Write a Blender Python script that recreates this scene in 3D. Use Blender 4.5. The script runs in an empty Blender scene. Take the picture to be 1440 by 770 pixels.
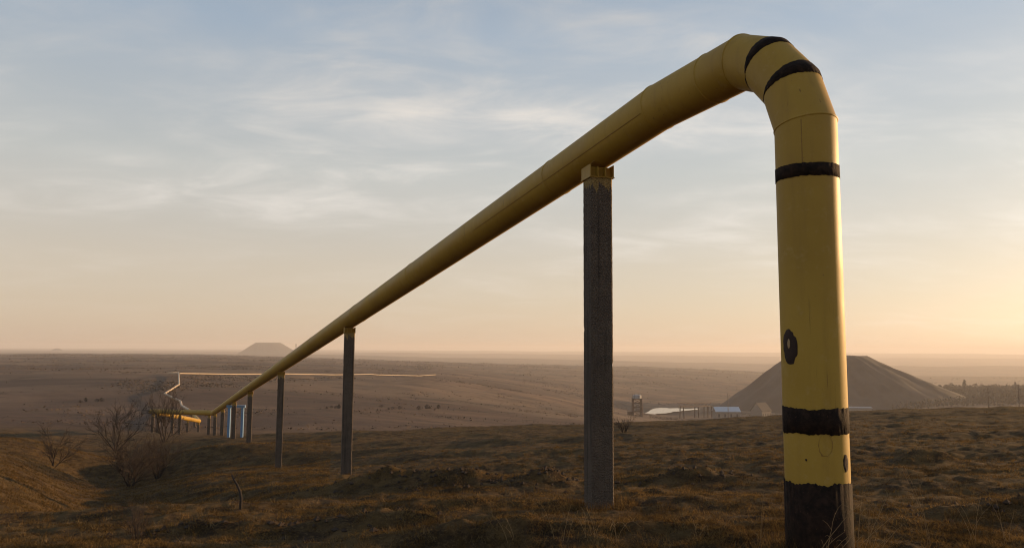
import bpy, bmesh, math, random, time
_T0 = time.time()
import numpy as np
from mathutils import Vector, Matrix

scene = bpy.context.scene
COL = scene.collection
rad = math.radians

# ------------------------------------------------------------------ camera
F_PX, EYE = 1118.0, 1.6
PITCH, ROLL = math.atan(106.0 / F_PX), 0.0055
fwd = np.array([0, math.cos(PITCH), math.sin(PITCH)])
up0 = np.array([0, -math.sin(PITCH), math.cos(PITCH)])
rt0 = np.array([1.0, 0, 0])
RT = rt0 * math.cos(ROLL) + up0 * math.sin(ROLL)
UP = -rt0 * math.sin(ROLL) + up0 * math.cos(ROLL)
CAM = np.array([0, 0, EYE])
cd = bpy.data.cameras.new('camera')
cd.sensor_width = 36.0
cd.lens = F_PX / 1440 * 36
cd.clip_start, cd.clip_end = 0.1, 60000
cam = bpy.data.objects.new('camera', cd)
COL.objects.link(cam)
m = Matrix.Identity(4)
for i in range(3):
    m[i][0], m[i][1], m[i][2], m[i][3] = RT[i], UP[i], -fwd[i], CAM[i]
cam.matrix_world = m
scene.camera = cam

# ------------------------------------------------------------------ light
SUN_AZ, SUN_EL = rad(62), rad(7.8)          # to the right of the view axis (+Y), low
world = bpy.data.worlds.new('World')
scene.world = world
world.use_nodes = True
wn, wl = world.node_tree.nodes, world.node_tree.links
wn.clear()
def wnode(t, **kw):
    n = wn.new(t)
    for k, v in kw.items():
        setattr(n, k, v)
    return n
sky = wnode('ShaderNodeTexSky', sky_type='NISHITA', sun_disc=False, sun_elevation=SUN_EL,
            sun_rotation=SUN_AZ, altitude=150, air_density=1.0, dust_density=1.2, ozone_density=1.0)
tc = wnode('ShaderNodeTexCoord')
sep = wnode('ShaderNodeSeparateXYZ')
wl.new(tc.outputs['Generated'], sep.inputs[0])
def wmath(op, a, b=None, c=None):
    n = wnode('ShaderNodeMath', operation=op)
    for i, v in enumerate((a, b, c)):
        if v is None: continue
        if isinstance(v, (int, float)): n.inputs[i].default_value = v
        else: wl.new(v, n.inputs[i])
    return n.outputs[0]
zz = wmath('ADD', wmath('MAXIMUM', sep.outputs[2], 0.0), 0.16)
comb = wnode('ShaderNodeCombineXYZ')
wl.new(wmath('DIVIDE', sep.outputs[0], zz), comb.inputs[0])
wl.new(wmath('DIVIDE', sep.outputs[1], zz), comb.inputs[1])
def cloud(scale, rot, stretch, lo, hi, detail, dist, loc=(0, 0, 0)):
    mp = wnode('ShaderNodeMapping')
    mp.inputs['Rotation'].default_value = (0, 0, rot)
    mp.inputs['Scale'].default_value = stretch
    mp.inputs['Location'].default_value = loc
    wl.new(comb.outputs[0], mp.inputs[0])
    nz = wnode('ShaderNodeTexNoise')
    nz.inputs['Scale'].default_value = scale
    nz.inputs['Detail'].default_value = detail
    nz.inputs['Roughness'].default_value = 0.6
    nz.inputs['Distortion'].default_value = dist
    wl.new(mp.outputs[0], nz.inputs['Vector'])
    mr = wnode('ShaderNodeMapRange', interpolation_type='SMOOTHSTEP')
    mr.inputs['From Min'].default_value = lo
    mr.inputs['From Max'].default_value = hi
    wl.new(nz.outputs[0], mr.inputs['Value'])
    return mr.outputs[0]
c_wisp = cloud(2.1, rad(-18), (1.0, 1.7, 1), 0.38, 0.76, 7, 0.6, (2.3, 1.1, 0))
c_patch = cloud(0.55, rad(20), (1.0, 1.3, 1), 0.36, 0.66, 5, 0.2, (0.7, 4.2, 0))
cfac = wmath('MULTIPLY', wmath('ADD', wmath('MULTIPLY', c_wisp, c_patch), wmath('MULTIPLY', c_patch, 0.20)), 0.95)
cfac = wmath('MULTIPLY', cfac, wmath('ADD', wmath('MULTIPLY', wmath('SMOOTH_MIN', wmath('MULTIPLY', wmath('MAXIMUM', wmath('SUBTRACT', sep.outputs[2], 0.06), 0.0), 5.0), 1.0, 0.2), 0.85), 0.12))
# the sky is veiled by thin high haze: whitened everywhere, more towards the horizon
bw = wnode('ShaderNodeRGBToBW')
hs = wnode('ShaderNodeHueSaturation')
hs.inputs['Saturation'].default_value = 0.80
wl.new(sky.outputs[0], hs.inputs['Color'])
ccol = wnode('ShaderNodeMix', data_type='RGBA', blend_type='MULTIPLY')
ccol.inputs[0].default_value = 1.0
wl.new(bw.outputs[0], ccol.inputs[6])
ccol.inputs[7].default_value = (1.62, 1.52, 1.40, 1)
mix = wnode('ShaderNodeMix', data_type='RGBA')
wl.new(cfac, mix.inputs[0])
wl.new(ccol.outputs[2], mix.inputs[7])
# thin high veil: the same all round, peach near the horizon and blue grey overhead
vr = wnode('ShaderNodeValToRGB')
el = vr.color_ramp.elements
VEIL = [(0.0, (5.3, 4.0, 3.0)), (0.10, (5.1, 4.2, 3.4)), (0.216, (4.4, 4.35, 4.1)), (0.375, (2.9, 3.55, 4.35)), (0.62, (1.4, 2.0, 3.0)), (1.0, (0.7, 1.05, 1.8))]
while len(el) < len(VEIL): el.new(0.5)
for e_, (p_, c_) in zip(el, VEIL):
    e_.position = p_; e_.color = c_ + (1,)
wl.new(wmath('MAXIMUM', sep.outputs[2], 0.0), vr.inputs[0])
veil = wnode('ShaderNodeMix', data_type='RGBA')
veil.inputs[0].default_value = 0.66
wl.new(hs.outputs[0], veil.inputs[6]); wl.new(vr.outputs[0], veil.inputs[7])
wl.new(veil.outputs[2], mix.inputs[6])
wl.new(veil.outputs[2], bw.inputs[0])
bg = wnode('ShaderNodeBackground')
bg.inputs['Strength'].default_value = 0.125
wl.new(mix.outputs[2], bg.inputs['Color'])
wo = wnode('ShaderNodeOutputWorld')
wl.new(bg.outputs[0], wo.inputs['Surface'])

sd = bpy.data.lights.new('sun', 'SUN')
sd.energy, sd.angle, sd.color = 5.0, rad(0.6), (1.0, 0.60, 0.27)
sun = bpy.data.objects.new('sun', sd)
COL.objects.link(sun)
SV = Vector((math.sin(SUN_AZ) * math.cos(SUN_EL), math.cos(SUN_AZ) * math.cos(SUN_EL), math.sin(SUN_EL)))
sun.rotation_euler = SV.to_track_quat('Z', 'Y').to_euler()
sun.location = (60, 40, 30)

vs = scene.view_settings
vs.view_transform, vs.look, vs.exposure, vs.gamma, vs.use_curve_mapping = 'Standard', 'None', 0.24, 1.0, False
scene.cycles.use_denoising = True
scene.cycles.use_adaptive_sampling = False
scene.cycles.filter_width = 1.1
scene.cycles.volume_bounces = 2
scene.cycles.max_bounces = 8
scene.cycles.sample_clamp_indirect = 8.0

# ------------------------------------------------------------------ helpers
def ray(x, y):
    return fwd + RT * (x - 720) / F_PX - UP * (y - 385) / F_PX
def at(x, y, d):
    """point seen at photo pixel (x, y), d metres ahead (along +Y)"""
    r = ray(x, y)
    return CAM + r * d / r[1]

def _hash(ix, iy, seed):
    h = (ix.astype(np.int64) * 374761393 + iy.astype(np.int64) * 668265263 + seed * 974711) & 0x7fffffff
    h = ((h ^ (h >> 13)) * 1274126177) & 0x7fffffff
    h = h ^ (h >> 16)
    return h
def perlin(x, y, seed=0):
    x0, y0 = np.floor(x), np.floor(y)
    fx, fy = x - x0, y - y0
    u, v = fx * fx * fx * (fx * (fx * 6 - 15) + 10), fy * fy * fy * (fy * (fy * 6 - 15) + 10)
    def g(dx, dy):
        a = (_hash(x0 + dx, y0 + dy, seed) % 4096) * (2 * np.pi / 4096)
        return np.cos(a) * (fx - dx) + np.sin(a) * (fy - dy)
    return ((g(0, 0) * (1 - u) + g(1, 0) * u) * (1 - v) + (g(0, 1) * (1 - u) + g(1, 1) * u) * v) * 1.5
def fbm(x, y, octv=3, seed=0, rough=0.5):
    s, a, t = 0, 1.0, 0
    for o in range(octv):
        s = s + a * perlin(x * 2 ** o, y * 2 ** o, seed + o * 17)
        t += a
        a *= rough
    return s / t
def smooth(x, a, b):
    t = np.clip((x - a) / (b - a), 0, 1)
    return t * t * (3 - 2 * t)

def link(name, me, mat=None, parent=None, smooth_=False):
    if mat is not None and not me.materials:
        me.materials.append(mat)
    if smooth_:
        me.shade_smooth()
    o = bpy.data.objects.new(name, me)
    COL.objects.link(o)
    if parent is not None:
        o.parent = parent
    return o
def mesh(name, verts, faces):
    me = bpy.data.meshes.new(name)
    me.from_pydata([tuple(map(float, v)) for v in verts], [], faces)
    me.update()
    return me
def np_mesh(name, V, Fc):
    """fast mesh from arrays; Fc is (n, k) faces of one size"""
    me = bpy.data.meshes.new(name)
    n, k = Fc.shape
    me.vertices.add(len(V)); me.vertices.foreach_set('co', V.astype(np.float32).ravel())
    me.loops.add(n * k); me.loops.foreach_set('vertex_index', Fc.astype(np.int32).ravel())
    me.polygons.add(n); me.polygons.foreach_set('loop_start', np.arange(0, n * k, k, dtype=np.int32))
    me.update(calc_edges=True)
    return me
def empty(name, loc, label, cat, group=None, rz=0.0):
    o = bpy.data.objects.new(name, None)
    o.empty_display_size = 0.2
    COL.objects.link(o)
    o.location = tuple(map(float, loc))
    o.rotation_euler = (0, 0, rz)
    o['label'], o['category'] = label, cat
    if group: o['group'] = group
    return o
def tag(o, label, cat, group=None):
    o['label'], o['category'] = label, cat
    if group: o['group'] = group
    return o
class MB:
    """collects simple shapes into one mesh"""
    def __init__(s): s.v, s.f = [], []
    def add(s, v, f):
        n = len(s.v); s.v += [tuple(map(float, p)) for p in v]; s.f += [tuple(i + n for i in q) for q in f]; return s
    def box(s, lo, hi, M=None):
        v = [Vector((x, y, z)) for z in (lo[2], hi[2]) for y in (lo[1], hi[1]) for x in (lo[0], hi[0])]
        if M is not None: v = [M @ p for p in v]
        return s.add(v, [(0, 2, 3, 1), (4, 5, 7, 6), (0, 1, 5, 4), (2, 6, 7, 3), (0, 4, 6, 2), (1, 3, 7, 5)])
    def tube(s, pts, r, n=6, cap=True):
        pts = [Vector(tuple(map(float, p))) for p in pts]
        rr = r if hasattr(r, '__len__') else [r] * len(pts)
        base = len(s.v)
        e1 = None
        for i, p in enumerate(pts):
            d = (pts[min(i + 1, len(pts) - 1)] - pts[max(i - 1, 0)])
            d = d.normalized() if d.length > 1e-9 else Vector((0, 0, 1))
            if e1 is None: e1 = d.orthogonal().normalized()
            e1 = (e1 - d * e1.dot(d)).normalized(); e2 = d.cross(e1)
            for k in range(n):
                a = 2 * math.pi * k / n
                s.v.append(tuple(p + (e1 * math.cos(a) + e2 * math.sin(a)) * rr[i]))
        for i in range(len(pts) - 1):
            for k in range(n):
                a, b = base + i * n + k, base + i * n + (k + 1) % n
                s.f.append((a, b, b + n, a + n))
        if cap:
            s.f.append(tuple(base + k for k in range(n))[::-1])
            s.f.append(tuple(base + (len(pts) - 1) * n + k for k in range(n)))
        return s
    def build(s, name, mat, parent=None, smooth_=False):
        return link(name, mesh(name, s.v, s.f), mat, parent, smooth_)

# ------------------------------------------------------------------ materials
def mat(name):
    mt = bpy.data.materials.new(name)
    mt.use_nodes = True
    nt = mt.node_tree
    return mt, nt, nt.nodes['Principled BSDF']
class N:
    """small node helper"""
    def __init__(s, nt): s.nt = nt
    def inp(s, n, k, v):
        if isinstance(v, bpy.types.NodeSocket): s.nt.links.new(v, n.inputs[k])
        else: n.inputs[k].default_value = v
    def pos(s, kind='Object'):
        return s.nt.nodes.new('ShaderNodeTexCoord').outputs[kind]
    def gpos(s):
        return s.nt.nodes.new('ShaderNodeNewGeometry').outputs['Position']
    def map(s, v, scale=(1, 1, 1), loc=(0, 0, 0), rot=(0, 0, 0)):
        n = s.nt.nodes.new('ShaderNodeMapping'); s.inp(n, 0, v)
        n.inputs['Scale'].default_value = scale; n.inputs['Location'].default_value = loc; n.inputs['Rotation'].default_value = rot
        return n.outputs[0]
    def noise(s, v, scale, detail=4, rough=0.55, dist=0.0):
        n = s.nt.nodes.new('ShaderNodeTexNoise'); s.inp(n, 'Vector', v)
        n.inputs['Scale'].default_value = scale; n.inputs['Detail'].default_value = detail
        n.inputs['Roughness'].default_value = rough; n.inputs['Distortion'].default_value = dist
        return n.outputs[0]
    def voro(s, v, scale):
        n = s.nt.nodes.new('ShaderNodeTexVoronoi'); s.inp(n, 'Vector', v); n.inputs['Scale'].default_value = scale
        return n.outputs['Distance']
    def rng(s, v, a, b, c=0.0, d=1.0):
        n = s.nt.nodes.new('ShaderNodeMapRange'); n.interpolation_type = 'SMOOTHSTEP'; s.inp(n, 0, v)
        for i, q in enumerate((a, b, c, d)): n.inputs[i + 1].default_value = q
        return n.outputs[0]
    def mix(s, f, a, b, bt='MIX'):
        n = s.nt.nodes.new('ShaderNodeMix'); n.data_type = 'RGBA'; n.blend_type = bt
        s.inp(n, 0, f); s.inp(n, 6, a if not isinstance(a, tuple) else a + (1,) * (4 - len(a))); s.inp(n, 7, b if not isinstance(b, tuple) else b + (1,) * (4 - len(b)))
        return n.outputs[2]
    def math(s, op, a, b=0.0):
        n = s.nt.nodes.new('ShaderNodeMath'); n.operation = op; s.inp(n, 0, a); s.inp(n, 1, b); return n.outputs[0]
    def sep(s, v):
        n = s.nt.nodes.new('ShaderNodeSeparateXYZ'); s.inp(n, 0, v); return n.outputs
    def bump(s, h, strength, dist):
        n = s.nt.nodes.new('ShaderNodeBump'); n.inputs['Strength'].default_value = strength; n.inputs['Distance'].default_value = dist
        s.inp(n, 'Height', h); return n.outputs[0]

def plain(name, col, rough=0.8, var=0.25, scale=6, metal=0.0, bump=0.0):
    mt, nt, b = mat(name); n = N(nt)
    f = n.noise(n.pos(), scale, 5)
    nt.links.new(n.mix(f, tuple(c * (1 - var) for c in col), tuple(c * (1 + var) for c in col)), b.inputs['Base Color'])
    b.inputs['Roughness'].default_value = rough
    b.inputs['Metallic'].default_value = metal
    if bump: nt.links.new(n.bump(n.noise(n.pos(), scale * 6, 4), bump, 0.01), b.inputs['Normal'])
    return mt

def yellow_paint(name):
    mt, nt, b = mat(name); n = N(nt)
    g = n.gpos()
    big = n.noise(g, 0.9, 4)
    streak = n.noise(n.map(g, (9, 9, 0.7)), 1.0, 5, 0.6)
    spots = n.rng(n.noise(g, 22, 3, 0.7), 0.70, 0.76)
    col = n.mix(n.rng(big, 0.3, 0.7), (0.335, 0.200, 0.024), (0.41, 0.258, 0.040))
    col = n.mix(n.math('MULTIPLY', n.rng(streak, 0.48, 0.75), 0.30), col, (0.22, 0.125, 0.03))
    col = n.mix(n.math('MULTIPLY', n.rng(n.noise(g, 5, 6, 0.7), 0.55, 0.8), 0.35), col, (0.27, 0.16, 0.045))
    runs = n.math('MULTIPLY', n.rng(n.noise(n.map(g, (26, 26, 1.1)), 1.0, 3, 0.6), 0.62, 0.74), n.rng(n.noise(g, 1.7, 3), 0.48, 0.62))
    col = n.mix(n.math('MULTIPLY', runs, 0.75), col, (0.12, 0.06, 0.02))
    col = n.mix(n.math('MULTIPLY', n.rng(n.noise(g, 6, 8, 0.78), 0.52, 0.70), 0.5), col, (0.45, 0.31, 0.10))
    col = n.mix(n.math('MULTIPLY', spots, 0.7), col, (0.10, 0.055, 0.03))
    nt.links.new(col, b.inputs['Base Color'])
    nt.links.new(n.rng(big, 0.2, 0.8, 0.46, 0.68), b.inputs['Roughness'])
    b.inputs['Specular IOR Level'].default_value = 0.28
    nt.links.new(n.bump(n.noise(g, 40, 3), 0.12, 0.004), b.inputs['Normal'])
    return mt
M_YEL = yellow_paint('yellow_pipe_paint')
def bitumen(name):
    mt, nt, b = mat(name); n = N(nt)
    g = n.gpos()
    f = n.noise(g, 14, 6, 0.7)
    col = n.mix(n.rng(f, 0.35, 0.7), (0.008, 0.005, 0.004), (0.030, 0.016, 0.010))
    col = n.mix(n.rng(n.noise(g, 45, 3, 0.7), 0.66, 0.72), col, (0.075, 0.036, 0.018))
    nt.links.new(col, b.inputs['Base Color'])
    b.inputs['Specular IOR Level'].default_value = 0.15
    b.inputs['Roughness'].default_value = 0.85
    nt.links.new(n.bump(n.noise(g, 38, 5, 0.7), 0.7, 0.012), b.inputs['Normal'])
    return mt
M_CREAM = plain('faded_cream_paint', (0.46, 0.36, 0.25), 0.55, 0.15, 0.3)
M_BIT = bitumen('black_bitumen_coating')
M_RUST = plain('rusty_patch', (0.030, 0.014, 0.009), 0.9, 0.5, 30, bump=0.6)
M_RUSTL = plain('pale_rust', (0.36, 0.24, 0.12), 0.85, 0.3, 30)
M_WELD = plain('painted_weld', (0.26, 0.145, 0.022), 0.7, 0.4, 22)
def concrete(name):
    mt, nt, b = mat(name); n = N(nt)
    o, g = n.pos(), n.gpos()
    f = n.noise(g, 5, 6, 0.65)
    col = n.mix(n.rng(f, 0.3, 0.7), (0.062, 0.042, 0.029), (0.140, 0.100, 0.069))
    agg = n.voro(g, 55)
    col = n.mix(n.math('MULTIPLY', n.rng(agg, 0.15, 0.5), 0.55), (0.135, 0.110, 0.088), col)
    streak = n.noise(n.map(g, (16, 16, 0.5)), 1.0, 4)
    col = n.mix(n.math('MULTIPLY', n.rng(streak, 0.5, 0.7), 0.6), col, (0.025, 0.020, 0.017))
    # yellow paint slopped over the head of the column (object z = 0 is the head)
    z = n.sep(o)[2]
    edge = n.math('ADD', z, n.math('MULTIPLY', n.math('SUBTRACT', n.noise(n.map(o, (14, 14, 3)), 1.0, 3), 0.5), 0.42))
    col = n.mix(n.math('MULTIPLY', n.rng(edge, -0.15, -0.09), 0.8), col, (0.40, 0.27, 0.09))
    nt.links.new(col, b.inputs['Base Color'])
    b.inputs['Roughness'].default_value = 0.95
    nt.links.new(n.bump(n.math('ADD', n.noise(g, 34, 6, 0.75), agg), 1.0, 0.03), b.inputs['Normal'])
    return mt
M_CON = concrete('rough_concrete')
M_BLUE = plain('blue_paint', (0.13, 0.25, 0.42), 0.5, 0.12, 3)
M_TWIG = plain('dry_twig_bark', (0.028, 0.018, 0.013), 0.95, 0.3, 3)
M_STALK = plain('dry_straw', (0.25, 0.155, 0.065), 0.9, 0.25, 8)
M_STICK = plain('dead_wood', (0.035, 0.026, 0.020), 0.95, 0.3, 12)
M_SOIL = plain('turned_soil', (0.040, 0.027, 0.018), 1.0, 0.35, 5)
M_STEEL = plain('rusty_steel', (0.060, 0.030, 0.024), 0.9, 0.3, 2)
M_TANK = plain('pale_tank_paint', (0.26, 0.27, 0.28), 0.6, 0.15, 1)
M_ROOFB = plain('pale_blue_roof_sheet', (0.42, 0.50, 0.56), 0.5, 0.1, 0.5)
M_ROOFD = plain('dark_roof_sheet', (0.05, 0.04, 0.036), 0.9, 0.15, 0.5)
M_WALL = plain('dusty_plaster', (0.19, 0.165, 0.145), 0.9, 0.15, 0.5)
M_POLE = plain('weathered_timber', (0.10, 0.075, 0.06), 0.9, 0.2, 4)
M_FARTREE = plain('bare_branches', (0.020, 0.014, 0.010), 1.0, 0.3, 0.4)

def ground_mat():
    mt, nt, b = mat('dry_steppe_grass'); n = N(nt)
    g = n.gpos()
    a = n.noise(g, 0.35, 5, 0.6)
    s1 = n.noise(g, 2.2, 6, 0.65)
    fine = n.noise(g, 24, 6, 0.75)
    near = n.mix(n.rng(s1, 0.38, 0.64), (0.032, 0.020, 0.011), (0.115, 0.072, 0.028))
    near = n.mix(n.math('MULTIPLY', n.rng(a, 0.5, 0.68), 0.55), near, (0.086, 0.060, 0.022))
    near = n.mix(n.rng(fine, 0.46, 0.70), near, (0.135, 0.090, 0.040))
    near = n.mix(n.math('MULTIPLY', n.rng(n.noise(g, 60, 4, 0.7), 0.55, 0.72), 0.6), near, (0.016, 0.011, 0.007))
    # the valley: pale stubble and mauve fallow in broad strips, dark scrub
    strip = n.noise(n.map(g, (0.0042, 0.0075, 0), rot=(0, 0, 0.45)), 1.0, 8, 0.62, 1.2)
    blot = n.noise(n.map(g, (0.016, 0.021, 0)), 1.0, 8, 0.68, 0.8)
    scrub = n.noise(n.map(g, (0.05, 0.07, 0), loc=(3, 7, 0)), 1.0, 8, 0.72, 0.4)
    cell = nt.nodes.new('ShaderNodeTexVoronoi'); nt.links.new(n.map(g, (0.0035, 0.0052, 0), rot=(0, 0, 0.3)), cell.inputs['Vector']); cell.inputs['Scale'].default_value = 1.0
    tone = n.sep(cell.outputs['Color'])[0]
    far = n.mix(n.rng(strip, 0.38, 0.62), (0.092, 0.062, 0.046), (0.190, 0.126, 0.082))
    far = n.mix(n.math('MULTIPLY', n.rng(tone, 0.45, 0.75), 0.45), far, (0.205, 0.150, 0.098))
    far = n.mix(n.math('MULTIPLY', n.rng(blot, 0.46, 0.62), 0.7), far, (0.070, 0.050, 0.040))
    far = n.mix(n.math('MULTIPLY', n.rng(scrub, 0.54, 0.66), 0.75), far, (0.034, 0.026, 0.021))
    d = n.nt.nodes.new('ShaderNodeVectorMath'); d.operation = 'LENGTH'
    nt.links.new(n.map(g, (1, 1, 0)), d.inputs[0])
    nt.links.new(n.mix(n.rng(d.outputs['Value'], 65, 160), near, far), b.inputs['Base Color'])
    b.inputs['Roughness'].default_value = 1.0
    b.inputs['Specular IOR Level'].default_value = 0.1
    nt.links.new(n.bump(n.math('ADD', fine, s1), 0.7, 0.05), b.inputs['Normal'])
    return mt
M_GROUND = ground_mat()
def grass_mat():
    mt, nt, b = mat('dry_grass_blades'); n = N(nt)
    g = n.gpos()
    c = n.mix(n.rng(n.noise(g, 1.3, 4), 0.35, 0.65), (0.100, 0.066, 0.025), (0.245, 0.155, 0.058))
    c = n.mix(n.math('MULTIPLY', n.rng(n.noise(g, 0.4, 4), 0.5, 0.7), 0.5), c, (0.100, 0.074, 0.026))
    c = n.mix(n.rng(n.noise(g, 30, 2), 0.4, 0.65), c, (0.050, 0.031, 0.016))
    nt.nodes.remove(b)
    df, tr, mx = nt.nodes.new('ShaderNodeBsdfDiffuse'), nt.nodes.new('ShaderNodeBsdfTranslucent'), nt.nodes.new('ShaderNodeMixShader')
    nt.links.new(c, df.inputs[0]); nt.links.new(c, tr.inputs[0])
    mx.inputs[0].default_value = 0.4
    nt.links.new(df.outputs[0], mx.inputs[1]); nt.links.new(tr.outputs[0], mx.inputs[2])
    nt.links.new(mx.outputs[0], nt.nodes['Material Output'].inputs['Surface'])
    return mt
M_GRASS = grass_mat()
M_SCRUB = plain('brown_scrub', (0.098, 0.070, 0.050), 1.0, 0.4, 0.05)
M_STRAW = plain('pale_straw', (0.20, 0.135, 0.056), 0.95, 0.35, 3)
def heap_mat():
    mt, nt, b = mat('coal_spoil'); n = N(nt)
    g = n.gpos()
    c = n.mix(n.rng(n.noise(n.map(g, (1, 1, 0.4)), 0.04, 6, 0.65), 0.35, 0.65), (0.012, 0.0105, 0.010), (0.036, 0.030, 0.028))
    nt.links.new(c, b.inputs['Base Color'])
    b.inputs['Roughness'].default_value = 1.0
    return mt
M_HEAP = heap_mat()

# ------------------------------------------------------------------ terrain
# ground height seen as "photo pixels below the level horizon" for a few bearings and distances
BEAR = np.array([-700, 0, 150, 300, 450, 600, 750, 900, 1050, 1200, 1300, 1440, 2140], float)
def zrow(d, *z):                     # row given as heights (m)
    return (d, [F_PX * (EYE - v) / d for v in z])
def hrow(d, *h):                     # row given as pixels below the horizon
    return (d, list(h))
ROWS = [
    zrow(2.0, *([-0.03] * 13)),
    zrow(4.5, *([-0.06] * 13)),
    zrow(7.0, -.20, -.25, -.25, -.25, -.22, -.20, -.18, -.16, -.14, -.13, -.12, -.10, -.05),
    zrow(10.3, -.60, -.62, -.60, -.58, -.54, -.47, -.41, -.35, -.31, -.28, -.26, -.22, -.10),
    zrow(16, -1.3, -1.4, -1.4, -1.3, -1.2, -1.05, -.92, -.8, -.7, -.6, -.5, -.42, -.2),
    zrow(24, -2.2, -2.4, -2.4, -2.35, -2.15, -1.90, -1.65, -1.4, -1.15, -.95, -.85, -.75, -.4),
    zrow(37, -3.4, -3.6, -3.9, -4.0, -3.7, -3.05, -2.6, -2.3, -2.0, -1.65, -1.45, -1.25, -.7),
    zrow(50, -4.0, -4.1, -4.6, -4.6, -4.2, -3.75, -3.4, -3.1, -2.7, -2.3, -2.1, -1.9, -1.2),
    zrow(62, -4.8, -4.8, -5.4, -5.35, -4.85, -4.35, -4.15, -3.85, -3.4, -2.95, -2.7, -2.5, -1.8),
    zrow(90, -7.5, -7.4, -7.8, -8.0, -8.2, -8.3, -8.4, -8.2, -8.0, -7.2, -6.8, -6.4, -5.0),
    zrow(112, -9, -9.2, -9.8, -10.1, -10.3, -10.6, -11, -11, -11, -11, -10.5, -10, -9),
    zrow(150, -11, -11.2, -12.0, -12.4, -12.6, -13.0, -14, -15, -16, -16, -16, -15, -14),
    zrow(200, -12.5, -13, -13.4, -13.4, -14.0, -16.2, -18.5, -20, -22, -22, -22, -21, -20),
    hrow(260, 62, 60, 60, 61, 70, 82, 95, 107, 112, 112, 112, 108, 108),
    hrow(340, 40, 38, 37, 40, 53, 66, 84, 104, 112, 112, 106, 104, 104),
    hrow(430, 34, 32, 31, 33, 41, 54, 74, 100, 108, 106, 98, 94, 94),
    hrow(560, 29, 27, 26, 28, 32, 40, 62, 95, 100, 100, 88, 84, 84),
    hrow(720, 24, 23, 22, 23, 27, 34, 56, 90, 92, 92, 80, 76, 76),
    hrow(900, 19, 19, 18, 19, 23, 29, 48, 74, 84, 86, 70, 62, 62),
    hrow(1150, 15, 15, 14, 15, 19, 25, 38, 56, 68, 68, 52, 49, 49),
    hrow(1500, 12.5, 12.5, 12, 12, 15, 20, 28, 38, 46, 56, 54, 52, 52),
    hrow(2000, 11, 11, 10.5, 10, 12, 17, 20.5, 24, 31, 44, 46, 46, 46),
    hrow(2700, 12.5, 12.5, 12.5, 12.5, 15, 18, 21, 23, 27, 32, 32, 32, 32),
    hrow(3300, 13, 13, 13, 13, 16, 21, 25, 29, 33, 37, 37, 37, 37),
    hrow(4500, 7.5, 7.5, 7.5, 7.5, 8.5, 10, 12, 14, 16, 18, 18, 18, 18),
    hrow(5500, 9, 9, 9, 9, 11, 13, 15, 18, 20, 22, 22, 22, 22),
    hrow(7500, 4.2, 4.2, 4.2, 4.2, 4.6, 5, 5.5, 6, 6.5, 8, 8, 8, 8),
    hrow(8800, 6, 6, 6, 6, 6, 7, 8, 9, 10, 10, 10, 10, 10),
    hrow(11500, *([2.0] * 13)),
    hrow(14000, *([2.6] * 13)),
]
_ld = np.log(np.array([r[0] for r in ROWS]))
_tab = np.array([r[1] for r in ROWS])
GX = np.linspace(-700, 2140, 285)
GD = np.linspace(math.log(2.0), math.log(14000), 420)
_t1 = np.array([np.interp(GD, _ld, _tab[:, j]) for j in range(len(BEAR))]).T
GRID = np.array([np.interp(GX, BEAR, _t1[i]) for i in range(len(GD))])
def _blur(a, s, ax):
    r = int(3 * s); k = np.exp(-0.5 * (np.arange(-r, r + 1) / s) ** 2); k /= k.sum()
    p = np.pad(a, [(r, r) if i == ax else (0, 0) for i in range(2)], mode='edge')
    return np.apply_along_axis(lambda q: np.convolve(q, k, mode='valid'), ax, p)
_zg = EYE - GRID * np.exp(GD)[:, None] / F_PX
_hg = _blur(_blur(GRID * np.exp(GD)[:, None], 4.0, 1), 3.0, 0) / np.exp(GD)[:, None]
GRID = _hg
POND = (at(938, 577, 786), 40.0, 50.0)      # centre, half width, half depth
POND_Z = -58.0
def base_h(px, d):
    fx = np.clip((px + 700) / (2840) * 284, 0, 283.999); fd = np.clip((np.log(np.maximum(d, 2.0)) - GD[0]) / (GD[-1] - GD[0]) * 419, 0, 418.999)
    ix, iy = fx.astype(int), fd.astype(int); fx, fy = fx - ix, fd - iy
    return (GRID[iy, ix] * (1 - fx) + GRID[iy, ix + 1] * fx) * (1 - fy) + (GRID[iy + 1, ix] * (1 - fx) + GRID[iy + 1, ix + 1] * fx) * fy
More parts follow.
